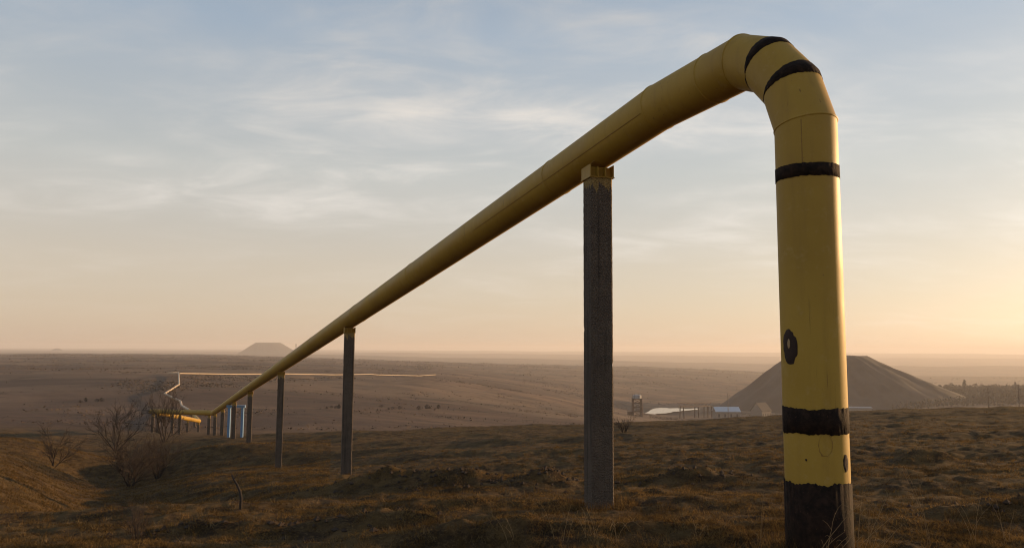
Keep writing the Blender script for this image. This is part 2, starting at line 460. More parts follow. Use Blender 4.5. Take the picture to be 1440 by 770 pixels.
def terrain(X, Y):
    X, Y = np.asarray(X, float), np.asarray(Y, float)
    r = np.hypot(X, Y); th = np.arctan2(X, Y)
    lim = math.atan(1420 / F_PX)
    thc = np.clip(th, -lim, lim)
    px = 720 + F_PX * np.tan(thc)
    # behind the side bearings, blend round the back from one side to the other
    back = np.where(th > lim, (th - lim), np.where(th < -lim, th + 2 * math.pi - lim, 0)) / (2 * math.pi - 2 * lim)
    w = np.where(th > lim, back, np.where(th < -lim, back, 0))
    d = np.maximum(r * np.cos(thc), 2.0)
    hR, hL = base_h(np.full_like(px, 2140.), d), base_h(np.full_like(px, -700.), d)
    h = np.where(np.abs(th) <= lim, base_h(px, d), hR * (1 - w) + hL * w)
    z = EYE - h * d / F_PX
    # gully on the left
    gx = -0.487 * Y - 0.15 + 0.7 * np.sin(Y * 0.16)
    wd = 1.5 + 0.055 * Y
    gul = np.exp(-((X - gx) / wd) ** 2) * smooth(Y, 11.5, 19) * (1 - smooth(Y, 46, 70))
    z = z - 1.1 * gul
    # bank left of it
    z = z + 0.75 * np.exp(-((X + 0.60 * Y + 1.0) / 3.2) ** 2) * smooth(Y, 13, 20) * (1 - smooth(Y, 28, 44))
    z = z + 0.8 * np.exp(-((X + 25.5) / 6.5) ** 2 - ((Y - 44) / 5) ** 2)
    # a low shoulder the middle supports stand behind
    z = z + 0.55 * np.exp(-((X + 16.5) / 7.0) ** 2 - ((Y - 44.5) / 3.4) ** 2)
    # undulation and hummocks
    f = smooth(r, 2.0, 5.0)
    z = z + f * (1 - smooth(r, 120, 300)) * 0.33 * fbm(X / 7.0, Y / 4.2, 3, 3) * smooth(r, 3, 14)
    z = z + f * (1 - smooth(r, 60, 150)) * (0.07 * fbm(X / 1.7, Y / 1.1, 3, 11) + 0.06 * np.abs(fbm(X / 0.9 + 7, Y / 0.7, 2, 19)))
    z = z + f * (1 - smooth(r, 22, 45)) * 0.05 * fbm(X / 0.28, Y / 0.24, 2, 29)
    far = smooth(r, 120, 400)
    z = z + far * (1.3 * fbm(X / 75, Y / 90, 3, 41) + 0.30 * fbm(X / 17, Y / 24, 2, 43) * (1 - smooth(r, 700, 1500)) - 0.8 * np.exp(-(fbm(X / 120 + 5, Y / 160, 3, 47) / 0.07) ** 2) * smooth(r, 200, 450)) + smooth(r, 600, 2000) * 5.0 * fbm(X / 600, Y / 900, 4, 53) + smooth(r, 3500, 6000) * 11 * fbm(X / 700, Y / 2500, 4, 67)
    # diggings
    for (cx, cy, h_, sx, sy) in MOUNDS:
        z = z + h_ * np.exp(-((X - cx) / sx) ** 2 - ((Y - cy) / sy) ** 2) * (1 + 0.5 * fbm(X / 0.5, Y / 0.5, 2, 71))
    for (cx, cy, h_) in FIX:
        z = z + h_ * np.exp(-((X - cx) ** 2 + (Y - cy) ** 2) / (1.0 + 0.02 * cy) ** 2)
    # pond bed
    (pc, pw, pd) = POND
    q = np.hypot((X - pc[0]) / pw, (Y - pc[1]) / pd)
    z = np.where(q < 1.5, z * smooth(q, 1.02, 1.5) + np.where(q < 1.02, POND_Z - 1.2, POND_Z + 2.5 * (q - 1.05)) * (1 - smooth(q, 1.02, 1.5)), z)
    return z
FIX = []
MOUNDS = [(0.55, 14.3, 0.25, 0.75, 0.45), (-1.1, 15.2, 0.2, 0.9, 0.4), (-2.4, 15.6, 0.22, 0.8, 0.4), (-3.3, 9.4, 0.16, 0.8, 0.35),
          (-1.6, 9.2, 0.17, 0.7, 0.4), (3.1, 14.0, 0.22, 0.6, 0.4), (-0.3, 8.35, 0.16, 1.3, 0.35),
          (8.0, 15.5, 0.2, 0.5, 0.3), (6.2, 9.2, 0.18, 1.2, 0.4), (3.6, 8.6, 0.12, 0.9, 0.4)]
def tz(x, y):
    return float(terrain(np.array([x]), np.array([y]))[0])
FIX = []
for (fx_, fy_, fz_) in ((2.605, 6.92, -0.13), (1.1136, 10.257, -0.37), (-4.857, 23.87, -2.10), (-10.66, 37.1, -3.83), (-15.98, 49.26, -4.48)):
    FIX.append((fx_, fy_, fz_ - tz(fx_, fy_)))
def ground_at(px, py, off=0.0, dmin=3.0, dmax=6000):
    r = ray(px, py); r = r / r[1]
    d = np.exp(np.linspace(math.log(dmin), math.log(dmax), 2500))
    P = CAM[None] + r[None] * d[:, None]
    below = P[:, 2] < terrain(P[:, 0], P[:, 1]) + off
    i = int(np.argmax(below)) if below.any() else len(d) - 1
    return P[i]

def build_ground():
    a_front = np.linspace(rad(-44), rad(44), 690)
    a_back = np.linspace(rad(44), rad(360 - 44), 92)[1:-1]
    ang = np.concatenate([a_front, a_back])
    r = np.concatenate([np.linspace(0.4, 2.4, 6)[:-1], np.exp(np.linspace(math.log(2.4), math.log(70), 420))[:-1], np.exp(np.linspace(math.log(70), math.log(13500), 270))])
    A, Rr = np.meshgrid(ang, r)
    X, Y = Rr * np.sin(A), Rr * np.cos(A)
    Z = terrain(X.ravel(), Y.ravel())
    V = np.stack([X.ravel(), Y.ravel(), Z], 1)
    nA, nR = len(ang), len(r)
    V = np.vstack([V, [[0, 0, tz(0.01, 0.01)]]])
    i, j = np.meshgrid(np.arange(nR - 1), np.arange(nA), indexing='ij')
    j2 = (j + 1) % nA
    Q = np.stack([i * nA + j, (i + 1) * nA + j, (i + 1) * nA + j2, i * nA + j2], -1).reshape(-1, 4)
    me = np_mesh('ground', V, Q)
    bm = bmesh.new(); bm.from_mesh(me); bm.verts.ensure_lookup_table()
    for k in range(nA):
        bm.faces.new((bm.verts[len(V) - 1], bm.verts[k], bm.verts[(k + 1) % nA]))
    bmesh.ops.recalc_face_normals(bm, faces=bm.faces[:])
    bm.to_mesh(me); bm.free()
    o = link('ground', me, M_GROUND, None, True)
    o['kind'] = 'structure'
    return o
build_ground()
print('T ground', time.time() - _T0)

# haze: one closed box of even air
def build_haze():
    mt = bpy.data.materials.new('haze_air'); mt.use_nodes = True
    nt = mt.node_tree; nt.nodes.clear()
    out = nt.nodes.new('ShaderNodeOutputMaterial'); pv = nt.nodes.new('ShaderNodeVolumePrincipled')
    pv.inputs['Color'].default_value = (0.97, 0.94, 0.91, 1)
    pv.inputs['Density'].default_value = 0.00016
    pv.inputs['Anisotropy'].default_value = 0.2
    nt.links.new(pv.outputs[0], out.inputs['Volume'])
    o = MB().box((-14500, -14500, -190), (14500, 14500, 62)).build('haze', mt)
    o['kind'] = 'stuff'; o['label'] = 'pale evening haze lying over the valley'
build_haze()

# pond
def build_pond():
    mt, nt, b = mat('still_water'); n = N(nt)
    b.inputs['Base Color'].default_value = (0.10, 0.09, 0.08, 1)
    b.inputs['Roughness'].default_value = 0.08
    b.inputs['IOR'].default_value = 1.33
    nt.links.new(n.bump(n.noise(n.gpos(), 0.6, 3), 0.25, 0.3), b.inputs['Normal'])
    (pc, pw, pd) = POND
    edge = [(903, 582), (912, 578), (918, 574.2), (928, 572.6), (942, 573.6), (950, 573.2), (965, 574.4), (980, 573.8), (985, 575), (972, 576.2), (960, 577.2), (948, 578.4), (938, 580.6), (926, 581.2), (915, 583)]
    rnd = random.Random(4)
    v = []
    for i, e in enumerate(edge):
        e2 = edge[(i + 1) % len(edge)]
        for k in range(4):
            x, y = e[0] + (e2[0] - e[0]) * k / 4 + rnd.uniform(-.5, .5), e[1] + (e2[1] - e[1]) * k / 4 + rnd.uniform(-.22, .22)
            r = ray(x, y)
            v.append(tuple(CAM + r * (POND_Z - EYE) / r[2]))
    K = len(v)
    o = link('pond_water', mesh('pond_water', v, [tuple(range(K))]), mt)
    o['kind'] = 'structure'
build_pond()

# spoil heaps
def heap(name, cx, cy, zb, H, top, slope_l, slope_r, seed, label, rough=1.0):
    """cone with a short flat crest; the foot spreads further on its right side"""
    nA, nR = 120, 46
    t, a = np.meshgrid(np.arange(nR + 1) / nR, 2 * np.pi * np.arange(nA) / nA, indexing='ij')
    t, a = t.ravel(), a.ravel()
    c = np.cos(a)
    q = np.maximum(0, (t - 0.125) / 0.875)
    run = H / np.tan(slope_l + (slope_r - slope_l) * (0.5 + 0.5 * c) ** 1.4)
    rr = top * (1 + 0.25 * c) * np.minimum(1, t * 8) + run * q
    x, y = rr * c, rr * np.sin(a)
    nz = fbm(x / 22 + seed, y / 22, 4, seed) * H * 0.035 * rough
    gl = perlin(np.cos(a) * 11 + seed, np.sin(a) * 11 + q, seed + 5) * H * 0.06 * rough * np.sin(np.pi * np.minimum(1, q * 1.2 + .05))
    z = zb + H * (1 - q) ** 1.10 + nz + gl - np.where(t > 0.999, 14, 0)
    v = np.stack([cx + x, cy + y, z], 1)
    f = []
    for i in range(nR):
        for k in range(nA):
            a, b = i * nA + k, i * nA + (k + 1) % nA
            f.append((a, a + nA, b + nA, b))
    f.append(tuple(range(nA)))
    o = link(name, mesh(name, v, f), M_HEAP, None, True)
    o['kind'] = 'structure'; o['label'] = label
    return o
p = at(1150, 500, 930)
heap('spoil_heap', p[0], p[1], -72, p[2] + 72, 42, rad(36), rad(22.5), 3, 'dark coal spoil heap with flat crest behind the vertical pipe')
p = at(373, 481.5, 5200)
heap('spoil_heap', p[0], p[1], -50, p[2] + 50, 78, rad(32), rad(29), 9, 'pale flat topped spoil heap on the far left skyline', 0.6)
p = at(80, 489.5, 6500)
heap('spoil_heap', p[0], p[1], -40, p[2] + 40, 12, rad(26), rad(26), 14, 'small faint conical spoil heap at the far left skyline', 0.6)

# ------------------------------------------------------------------ pipeline
R_P = 0.265
def ring_pts(P, u, n, R, K, seg_frame, a0=0.0, da=2 * math.pi):
    e1, e2 = seg_frame
    out = []
    for k in range(K):
        a = a0 + da * k / K
        c = R * (math.cos(a) * e1 + math.sin(a) * e2)
        out.append(P + c - u * (float(c @ n) / float(u @ n)))
    return out
def frame(u):
    z = np.array([0, 0, 1.0])
    if abs(u[2]) > 0.95: z = np.array([0, 1.0, 0])
    e1 = np.cross(u, z); e1 /= np.linalg.norm(e1)
    e2 = np.cross(e1, u)
    return e1, e2
def unit(v):
    v = np.asarray(v, float); return v / np.linalg.norm(v)
def pipe_segment(name, A, B, nA, nB, parent, R=R_P, K=56, mt=None):
    """mitred cylinder from A to B"""
    u = unit(B - A); fr = frame(u)
    n = max(2, int(np.linalg.norm(B - A) / 3) + 1)
    v = []
    for i in range(n + 1):
        t = i / n
        P = A + (B - A) * t
        nn = nA if i == 0 else nB if i == n else u
        v += ring_pts(P, u, nn, R, K, fr)
    f = [(i * K + k, i * K + (k + 1) % K, (i + 1) * K + (k + 1) % K, (i + 1) * K + k) for i in range(n) for k in range(K)]
    return link(name, mesh(name, v, f), mt or M_YEL, parent, True)
def collar(name, P, u, n, R, h0, h1, parent, mt, ragged=0.0, seed=0, K=168, up2=None):
    """sleeve round the pipe from P - h0 to P + h1 along u, edges uneven; kinked at P when n (mitre normal) is not u"""
    rnd = random.Random(seed)
    us = [u, u] if up2 is None else [u, up2]
    rows = []
    def jit(): return rnd.uniform(-1, 1) * ragged
    j0, j1 = [jit() for _ in range(K)], [jit() for _ in range(K)]
    def soft(j): return [0.22 * j[k] + 0.2 * j[k - 1] + 0.55 * sum(j[k - q] for q in range(9)) / 4 for k in range(K)]
    j0, j1 = soft(j0), soft(j1)
    fa, fb = frame(us[0]), frame(us[1])
    # one frame carried over the kink keeps the rings aligned
    axis = np.cross(us[0], us[1])
    mid = ring_pts(P, us[0], n, R, K, fa)
    low = [q - us[0] * (h0 + j0[k]) for k, q in enumerate(ring_pts(P, us[0], us[0], R, K, fa))]
    hi = []
    for k, q in enumerate(mid):
        rel = q - P; rel = rel - us[1] * float(rel @ us[1])
        rel = rel / np.linalg.norm(rel) * R
        hi.append(P + rel + us[1] * (h1 + j1[k]))
    # keep sleeve ends outside the mitre plane
    v = []
    Rin = R - 0.006
    def inner(q, ub):
        rel = q - P; ax = ub * float(rel @ ub); rr = rel - ax
        return P + ax + rr * (Rin / np.linalg.norm(rr))
    v += [inner(q, us[0]) for q in low] + low + mid + hi + [inner(q, us[1]) for q in hi]
    f = [(i * K + k, i * K + (k + 1) % K, (i + 1) * K + (k + 1) % K, (i + 1) * K + k) for i in range(4) for k in range(K)]
    return link(name, mesh(name, v, f), mt, parent, True)
def weld(P, u, n, parent, R=R_P):
    fr = frame(u)
    pts = ring_pts(P, u, n, R + 0.0005, 56, fr)
    mb = MB()
    K = 56
    rnd = random.Random(int(abs(P[1]) * 1000))
    v = []
    for k in range(K):
        o = unit((pts[k] - P) - u * float((pts[k] - P) @ u))
        w = 0.009 * rnd.uniform(0.8, 1.2)
        v += [pts[k] - u * w - o * 0.002, pts[k] - u * w * .4 + o * 0.007, pts[k] + u * w * .4 + o * 0.007, pts[k] + u * w - o * 0.002]
    f = []
    for k in range(K):
        a, b = 4 * k, 4 * ((k + 1) % K)
        f += [(a + i, b + i, b + i + 1, a + i + 1) for i in range(3)]
    return link('weld_seam', mesh('weld_seam', v, f), M_YEL, parent, True)

print('T pipe', time.time() - _T0)
# axis points
u_main = unit([-0.43843, 1.0, -0.12856])
P1 = np.array([1.1136, 10.2567, 4.2350])         # axis above the first post
def main_at(y): return P1 + u_main * ((y - P1[1]) / u_main[1])
RX, RY = 2.605, 6.92                              # the riser
KINK = np.array([1.700, 8.95, 4.392])
TOPZ = 4.465
CORNER = np.array([RX, RY, TOPZ])
u_top = unit(KINK - CORNER); 
TH, TV = 0.79, 0.88                               # reach of the bend along and down
upz = np.array([0, 0, 1.0])
hor = unit(u_top)
sd_ = 1 / (math.cos(rad(22.5)) + math.cos(rad(45)) + math.cos(rad(67.5)))
E0 = CORNER - upz * TV
E1 = E0 + sd_ * (math.cos(rad(22.5)) * upz * TV + math.sin(rad(22.5)) * hor * TH)
E2 = E1 + sd_ * (math.cos(rad(45)) * upz * TV + math.sin(rad(45)) * hor * TH)
E3 = CORNER + hor * TH
gz = tz(RX, RY)
BASE = np.array([RX + 0.015, RY, gz - 0.35])
BEND = main_at(82.2)
FAR = [BEND]
L_END = at(213, 578, 88)
R_END = at(280, 591.5, 112)
far_px = [(266, 576, None), (255.5, 570, None), (254, 564, None), (231.5, 553, None), (252, 540, None), (251.2, 523.4, None)]
pts = [BASE, E0, E1, E2, E3, KINK, BEND, L_END, R_END]
for (x, y, _) in far_px:
    pts.append(ground_at(x, y, 1.15, 120))
p_a = pts[-1]
q = ground_at(237, 524.3, 1.15, 200); pts.append(q)
q = ground_at(253, 524.6, 1.15, 200); pts.append(q)
for (x, y, d) in ((330, 525.8, 386), (400, 525.2, 437), (470, 527.6, 490), (520, 529.2, 532), (531, 527.0, 552), (560, 527.2, 582), (590, 528.6, 612), (613, 526.4, 650)):
    q = at(x, y, d); q[2] = max(q[2], tz(q[0], q[1]) + 0.8); pts.append(q)
for i in range(9, len(pts) - 1):
    a_, b_ = pts[i], pts[i + 1]
    q_ = a_[None] + (b_ - a_)[None] * np.linspace(0, 1, 25)[:, None]
    need = float((terrain(q_[:, 0], q_[:, 1]) + 0.75 - q_[:, 2]).max())
    if need > 0:
        pts[i] = a_ + np.array([0, 0, need]); pts[i + 1] = b_ + np.array([0, 0, need])
print('PIPE', [[round(float(c), 1) for c in p] for p in pts])
pipeline = empty('gas_pipeline', (RX, RY, gz), 'yellow gas pipeline rising from the ground, bending over and running down across the valley', 'pipeline')
inv = -np.array([RX, RY, gz])
pts = [np.asarray(p) + inv for p in pts]
us = [unit(pts[i + 1] - pts[i]) for i in range(len(pts) - 1)]
nj = [us[0]] + [unit(us[i - 1] + us[i]) for i in range(1, len(us))] + [us[-1]]
names = ['riser_pipe', 'elbow_segment', 'elbow_segment', 'elbow_segment', 'short_pipe_run', 'long_pipe_run']
segs = []
for i in range(len(us)):
    far_i = i > 8
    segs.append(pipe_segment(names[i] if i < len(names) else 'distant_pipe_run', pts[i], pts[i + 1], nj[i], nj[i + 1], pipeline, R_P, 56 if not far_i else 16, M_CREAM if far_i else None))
riser = segs[0]
# joints of the bend: black sleeves at the two inner mitres, bare welds at its ends
collar('black_sleeve', pts[2], us[1], nj[2], R_P + 0.003, 0.027, 0.027, segs[1], M_BIT, 0.010, 1, up2=us[2])
collar('black_sleeve', pts[3], us[2], nj[3], R_P + 0.003, 0.027, 0.027, segs[2], M_BIT, 0.010, 2, up2=us[3])
weld(pts[1], us[1], nj[1], segs[1]); weld(pts[4], us[3], nj[4], segs[3])
weld(pts[4] + us[4] * 0.45, us[4], us[4], segs[4]); weld(pts[5], us[4], nj[5], segs[4])
for d in (2.6, 9.6, 15.2, 22.4):
    weld(pts[5] + us[5] * d, us[5], us[5], segs[5])
# long seam of the first pipe length
fr = frame(us[5])
va = rad(201)
def on_pipe(base, u, fr, s, a, R): return base + u * s + R * (math.cos(a) * fr[0] + math.sin(a) * fr[1])
MB().tube([on_pipe(pts[5], us[5], fr, s, va, R_P - 0.001) for s in np.linspace(0.05, 5.4, 12)], 0.006, 6).build('long_seam', M_WELD, segs[5])
MB().tube([on_pipe(pts[1], upz * -1, frame(upz), s, rad(-62), R_P - 0.001) for s in np.linspace(0.0, 0.5, 4)], 0.004, 6).build('long_seam', M_WELD, riser)

# riser: sleeves, bitumen foot and corrosion
def riser_z(py):      # world height where the riser is seen at photo row py
    r = ray(1145, py); d = (RY - 0.2) / r[1]
    return EYE + r[2] * d
def riser_sleeve(y0, y1, ragged, seed, name='black_sleeve', R=R_P + 0.004, mt=None):
    z0, z1 = riser_z(y1) - gz, riser_z(y0) - gz
    c = pts[0] + us[0] * ((0.5 * (z0 + z1) - pts[0][2]) / us[0][2]); h = 0.5 * (z1 - z0)
    return collar(name, c, us[0], us[0], R, h, h, riser, mt or M_BIT, ragged, seed)
riser_sleeve(230, 248, 0.010, 5)
riser_sleeve(574, 610, 0.014, 6)
riser_sleeve(680, 830, 0.022, 7, 'bitumen_foot', R_P + 0.009)
def pipe_patch(name, ang, z, w, h, seed, mt, R, hole=0.0):
    """ragged patch lying on the riser; ang from the camera-facing side (positive to the right)"""
    rnd = random.Random(seed)
    K = 44
    c = pts[0] + us[0] * ((z - pts[0][2]) / us[0][2])
    va_ = math.atan2(-RX, -RY)
    def on(a, dz, rr): 
        th = math.atan2(-RY, -RX) + a
        return (c[0] + rr * math.cos(th), c[1] + rr * math.sin(th), c[2] + dz)
    v, f = [], []
    js = [1 + rnd.uniform(-.10, .10) for _ in range(K)]
    js = [.5 * js[k] + .5 * js[k - 1] + .05 * math.sin(2.2 * k / K * 6.28 + seed) for k in range(K)]
    rings = [hole if hole else 0.02, 0.5 * (1 + hole), 0.97, 1.0]
    for i, s in enumerate(rings):
        for k in range(K):
            t = 2 * math.pi * k / K
            j = js[k] if i > 0 else 1
            v.append(on(ang + w / R * s * j * math.cos(t), h * s * j * math.sin(t), R - (0.006 if i == 3 else 0)))
    for i in range(3):
        f += [(i * K + k, i * K + (k + 1) % K, (i + 1) * K + (k + 1) % K, (i + 1) * K + k) for k in range(K)]
    if not hole: f.append(tuple(range(K))[::-1])
    return link(name, mesh(name, v, f), mt, riser, True)
pipe_patch('rust_patch', rad(-45), riser_z(487) - gz, 0.088, 0.145, 3, M_RUST, R_P + 0.003)
pipe_patch('bare_metal_spot', rad(-46), riser_z(483) - gz, 0.016, 0.040, 5, M_RUSTL, R_P + 0.0045)
pipe_patch('rust_patch', rad(58), riser_z(650) - gz, 0.035, 0.075, 8, M_RUST, R_P + 0.003)
pipe_patch('scorched_ring', rad(16), riser_z(624) - gz, 0.060, 0.10, 12, M_WELD, R_P + 0.002, 0.90)
pipe_patch('paint_chip', rad(-18), riser_z(646) - gz, 0.008, 0.010, 15, M_RUST, R_P + 0.003)

# ------------------------------------------------------------------ supports
POST_YAW = rad(16)
def column_mesh(top, bot, w, seed):
    rnd = random.Random(seed)
    H = top - bot
    n = max(6, int(H / 0.045)); c = 0.022
    prof = [(-w + c, -w), (-w * .33, -w), (w * .33, -w), (w - c, -w), (w, -w + c), (w, -w * .33), (w, w * .33), (w, w - c), (w - c, w), (w * .33, w), (-w * .33, w), (-w + c, w), (-w, w - c), (-w, w * .33), (-w, -w * .33), (-w, -w + c)]
    K = len(prof)
    v = []
    for i in range(n + 1):
        z = -H * i / n
        for k, (x, y) in enumerate(prof):
            s = 0.0035 if k % 4 in (0, 3) else 0.002
            if rnd.random() < 0.02 and k % 4 in (0, 3): s = 0.028
            v.append((x * (1 + rnd.uniform(-s, s * .3) * 4) , y * (1 + rnd.uniform(-s, s * .3) * 4), z))
    f = [(i * K + k, (i + 1) * K + k, (i + 1) * K + (k + 1) % K, i * K + (k + 1) % K) for i in range(n) for k in range(K)]
    f.append(tuple(range(K))); f.append(tuple(n * K + k for k in range(K))[::-1])
    return mesh('column', v, f)
def support(P, label, w=0.15, seed=0, detail=True, group='concrete posts carrying the pipeline', yaw=POST_YAW, u=None):
    """post under the pipe axis point P; the empty stands on the ground"""
    g = tz(P[0], P[1])
    t = empty('pipe_support', (P[0], P[1], g), label, 'post', group, yaw)
    und = P[2] - R_P / max(0.5, math.sqrt(1 - 0.127 ** 2)) 
    top = und - 0.155
    col = link('column', column_mesh(top, g - 0.4, w, seed), M_CON, t)
    col.location = (0, 0, top - g)
    s = MB().box((-w - .022, -w - .018, 0), (w + .022, w + .018, .010)).build('saddle', M_YEL, t)
    s.location = (0, 0, top - g + 0.0005)
    if detail:
        hh = 0.125
        for sx in (-1, 1):
            MB().box((sx * (w + .008) - .006, -w - .012, .0145), (sx * (w + .008) + .006, w + .01, 0.168)).build('side_plate', M_YEL, s)
        for k, y in enumerate((-w + .065, w - .065)):
            MB().box((-w, y - .006, .0145), (w, y + .006, 0.150)).build('web_plate', M_YEL, s)
        for x in (-0.06, 0.045):
            MB().box((x - .005, -w - .022, .0145), (x + .005, -w + .0585, 0.140)).build('rib', M_YEL, s)
        # curved cradle strip under the pipe
        loc = R_P + 0.004
        v, f = [], []
        ul = Matrix.Rotation(-yaw, 3, 'Z') @ Vector(tuple(u if u is not None else u_main))
        ul.normalize()
        e1 = Vector((0, 0, 1)).cross(ul).normalized(); e2 = ul.cross(e1)
        ctr = Vector((0, 0, P[2] - top))
        nn = 16
        for (ss, rr) in ((-.13, loc), (.13, loc), (.13, loc + .009), (-.13, loc + .009)):
            for k in range(nn + 1):
                a = rad(-90 - 31 + 62 * k / nn)
                v.append(ctr + ul * ss + (e1 * math.cos(a) + e2 * math.sin(a)) * rr)
        for i in range(4):
            for k in range(nn):
                a, b = i * (nn + 1) + k, ((i + 1) % 4) * (nn + 1) + k
                f.append((a, a + 1, b + 1, b))
        f.append(tuple(i * (nn + 1) for i in range(4))); f.append(tuple(i * (nn + 1) + nn for i in range(4))[::-1])
        link('cradle', mesh('cradle', v, f), M_WELD, s)
    else:
        MB().box((-w * .8, -w * .8, .0145), (w * .8, w * .8, .16)).build('cradle', M_YEL, s)
    return t
def y_of_px(px):
    n_ = np.cross(ray(px, 0), ray(px, 700)); t = -(n_ @ (P1 - CAM)) / (n_ @ u_main); return (P1 + t * u_main)[1]
L = ['tall rough concrete post with yellow steel saddle nearest the pipe bend', 'second concrete post along the pipe, dark against the valley',
     'third concrete post along the pipe, standing on the dark slope', 'fourth concrete post along the pipe, just right of the blue frame']
for i, px in enumerate((840, 492, 396, 352.5)):
    support(main_at(y_of_px(px)), L[i], 0.15, i)
L = ['concrete post between the two legs of the blue frame', 'concrete post just left of the blue frame under the sloping pipe',
     'concrete post second left of the blue frame under the sloping pipe', 'slim concrete post where the sloping pipe turns left']
for i, px in enumerate((330, 313.5, 303, 299.5 - 4)):
    P = main_at(y_of_px(px)) if px > 300 else BEND + (L_END - BEND) * 0.06
    support(P, L[i], 0.15, 20 + i, False)
for t_, lab in ((0.52, 'middle post under the level stretch of pipe beyond the bend'), (0.64, 'post left of middle under the level stretch of pipe'), (0.97, 'leftmost post at the far end of the level pipe stretch')):
    support(BEND + (L_END - BEND) * t_, lab, 0.15, int(t_ * 100), False, 'posts under the far pipe stretches', 0.3)
for t_, lab in ((0.12, 'post under the upper end of the sunlit pipe stretch'), (0.72, 'post under the middle of the sunlit pipe stretch'), (0.985, 'sunlit post at the right end of the sunlit pipe stretch')):
    support(L_END + (R_END - L_END) * t_, lab, 0.15, int(t_ * 90) + 3, False, 'posts under the far pipe stretches', 0.3)
allp = [p - inv for p in pts]
for i in range(8, len(allp) - 1):
    a, b = allp[i], allp[i + 1]
    n_ = int(np.linalg.norm(b - a) / 24)
    for k in range(1, n_ + 1):
        P = a + (b - a) * (k / (n_ + 1))
        if P[1] > 260: continue
        support(P, 'one of the low posts carrying the zigzag pipe across the far slope', 0.15, 300 + i * 20 + k, False, 'low posts of the zigzag pipe', 0.3)

# blue frame straddling the line of the pipe
pf = main_at(y_of_px(323.5))
fr_o = empty('blue_steel_frame', (pf[0] + 0.5, pf[1], tz(pf[0] + .5, pf[1])), 'pale blue square steel frame standing under the pipe in the valley', 'frame')
g0 = fr_o.location.z
topz = pf[2] - R_P - 0.02 - g0
for s in (-1, 1):
    MB().box((s * .52 - .095, -.095, -0.4), (s * .52 + .095, .095, topz - 0.19)).build('leg', M_BLUE, fr_o)
MB().box((-0.72, -.13, topz - .1895), (0.72, .13, topz)).build('crossbar', M_BLUE, fr_o)

# ------------------------------------------------------------------ shrubs and weeds
TWIG = [0.0035]
def branch(mb, p, d, length, r, depth, rnd, spread, nside=4, gravity=0.0, tips=None):
    n = 4
    ptsb, rr = [Vector(p)], [r]
    dd = Vector(d).normalized()
    kids = []
    for i in range(1, n + 1):
        dd = (dd + Vector((rnd.uniform(-1, 1), rnd.uniform(-1, 1), rnd.uniform(-.6, .9))) * 0.17 + Vector((0, 0, gravity))).normalized()
        ptsb.append(ptsb[-1] + dd * length / n); rr.append(r * (1 - 0.62 * i / n))
        if depth > 0 and i >= 1:
            for _ in range(rnd.choice((1, 1, 2))):
                kids.append((ptsb[-1].copy(), dd.copy(), rr[-1]))
    mb.tube(ptsb, rr, nside if depth > 1 else 3, False)
    for (q, kd, kr) in kids:
        ax = kd.orthogonal().normalized(); ax.rotate(Matrix.Rotation(rnd.uniform(0, 6.28), 3, kd))
        nd = (kd + ax * spread * rnd.uniform(.5, 1.25)).normalized()
        branch(mb, q, nd, length * rnd.uniform(.45, .72), max(kr * .62, TWIG[0]), depth - 1, rnd, spread, nside, gravity)
def shrub(p, h, stems, depth, seed, label, group='bare shrubs in the gully', lean=0.5, r0=0.03, spread=0.8, name='bare_shrub', thick=1.0):
    rnd = random.Random(seed)
    TWIG[0] = 0.0012 + 0.00016 * float(p[1])
    t = empty(name, p, label, 'shrub', group)
    for s in range(stems):
        mb = MB()
        a = 2 * math.pi * (s + rnd.random() * .6) / stems
        d = (lean * math.cos(a) * rnd.uniform(.4, 1.1), lean * math.sin(a) * rnd.uniform(.4, 1.1), 1)
        branch(mb, (0.04 * math.cos(a), 0.04 * math.sin(a), -0.1), d, h * rnd.uniform(.5, .72), r0 * rnd.uniform(.7, 1.1) * thick, depth, rnd, spread, 5, 0.05)
        mb.build('stem', M_TWIG, t)
    return t
def gp(px, d):
    x = (px - 720) / F_PX * d
    return np.array([x, d, tz(x, d)])
shrub(ground_at(163, 634), 3.0, 4, 3, 5, 'tall spreading bare shrub left of the far pipe end', lean=.75, r0=.06)
shrub(ground_at(231, 622), 3.4, 4, 3, 8, 'rounded bare shrub in front of the sunlit pipe stretch', lean=.5, r0=.05)
shrub(gp(196, 38), 2.2, 8, 3, 12, 'low tangled bare bush in the bottom of the gully', lean=1.0, r0=.035)
shrub(gp(233, 40), 1.8, 6, 3, 15, 'small twiggy bush on the right side of the gully', lean=.9, r0=.04)
shrub(ground_at(75, 655), 1.9, 3, 3, 21, 'sparse forked bare shrub on the left bank of the gully', lean=.9, r0=.035)
shrub(ground_at(196, 757), 0.42, 6, 2, 31, 'small clump of upright bare stems in the left foreground', None, lean=.3, r0=.005, spread=.5)
shrub(ground_at(878, 607), 0.9, 7, 2, 37, 'dark little bush on the crest below the lattice tower', None, lean=.9, r0=.02)
print('T shrubs', time.time() - _T0)
# dead stick
p = ground_at(338, 716)
pb = [p + np.array([0, 0, -.1])]
for (x, y) in ((338, 700), (336, 692), (331, 682), (326, 675), (322.5, 668)):
    pb.append(at(x, y, p[1]) + np.array([0, 0.02 * (716 - y) / 10, 0]))
st = empty('dead_stick', p, 'crooked dark dead stick standing in the grass at left', 'stick')
off = -p
MB().tube([q + off for q in pb], [.022, .02, .018, .016, .013, .009], 7).build('stem', M_STICK, st, True)
MB().tube([pb[4] + off, pb[4] + off + np.array([.03, .02, .06]), pb[4] + off + np.array([.045, .03, .10])], [.008, .006, .003], 5).build('side_twig', M_STICK, st)

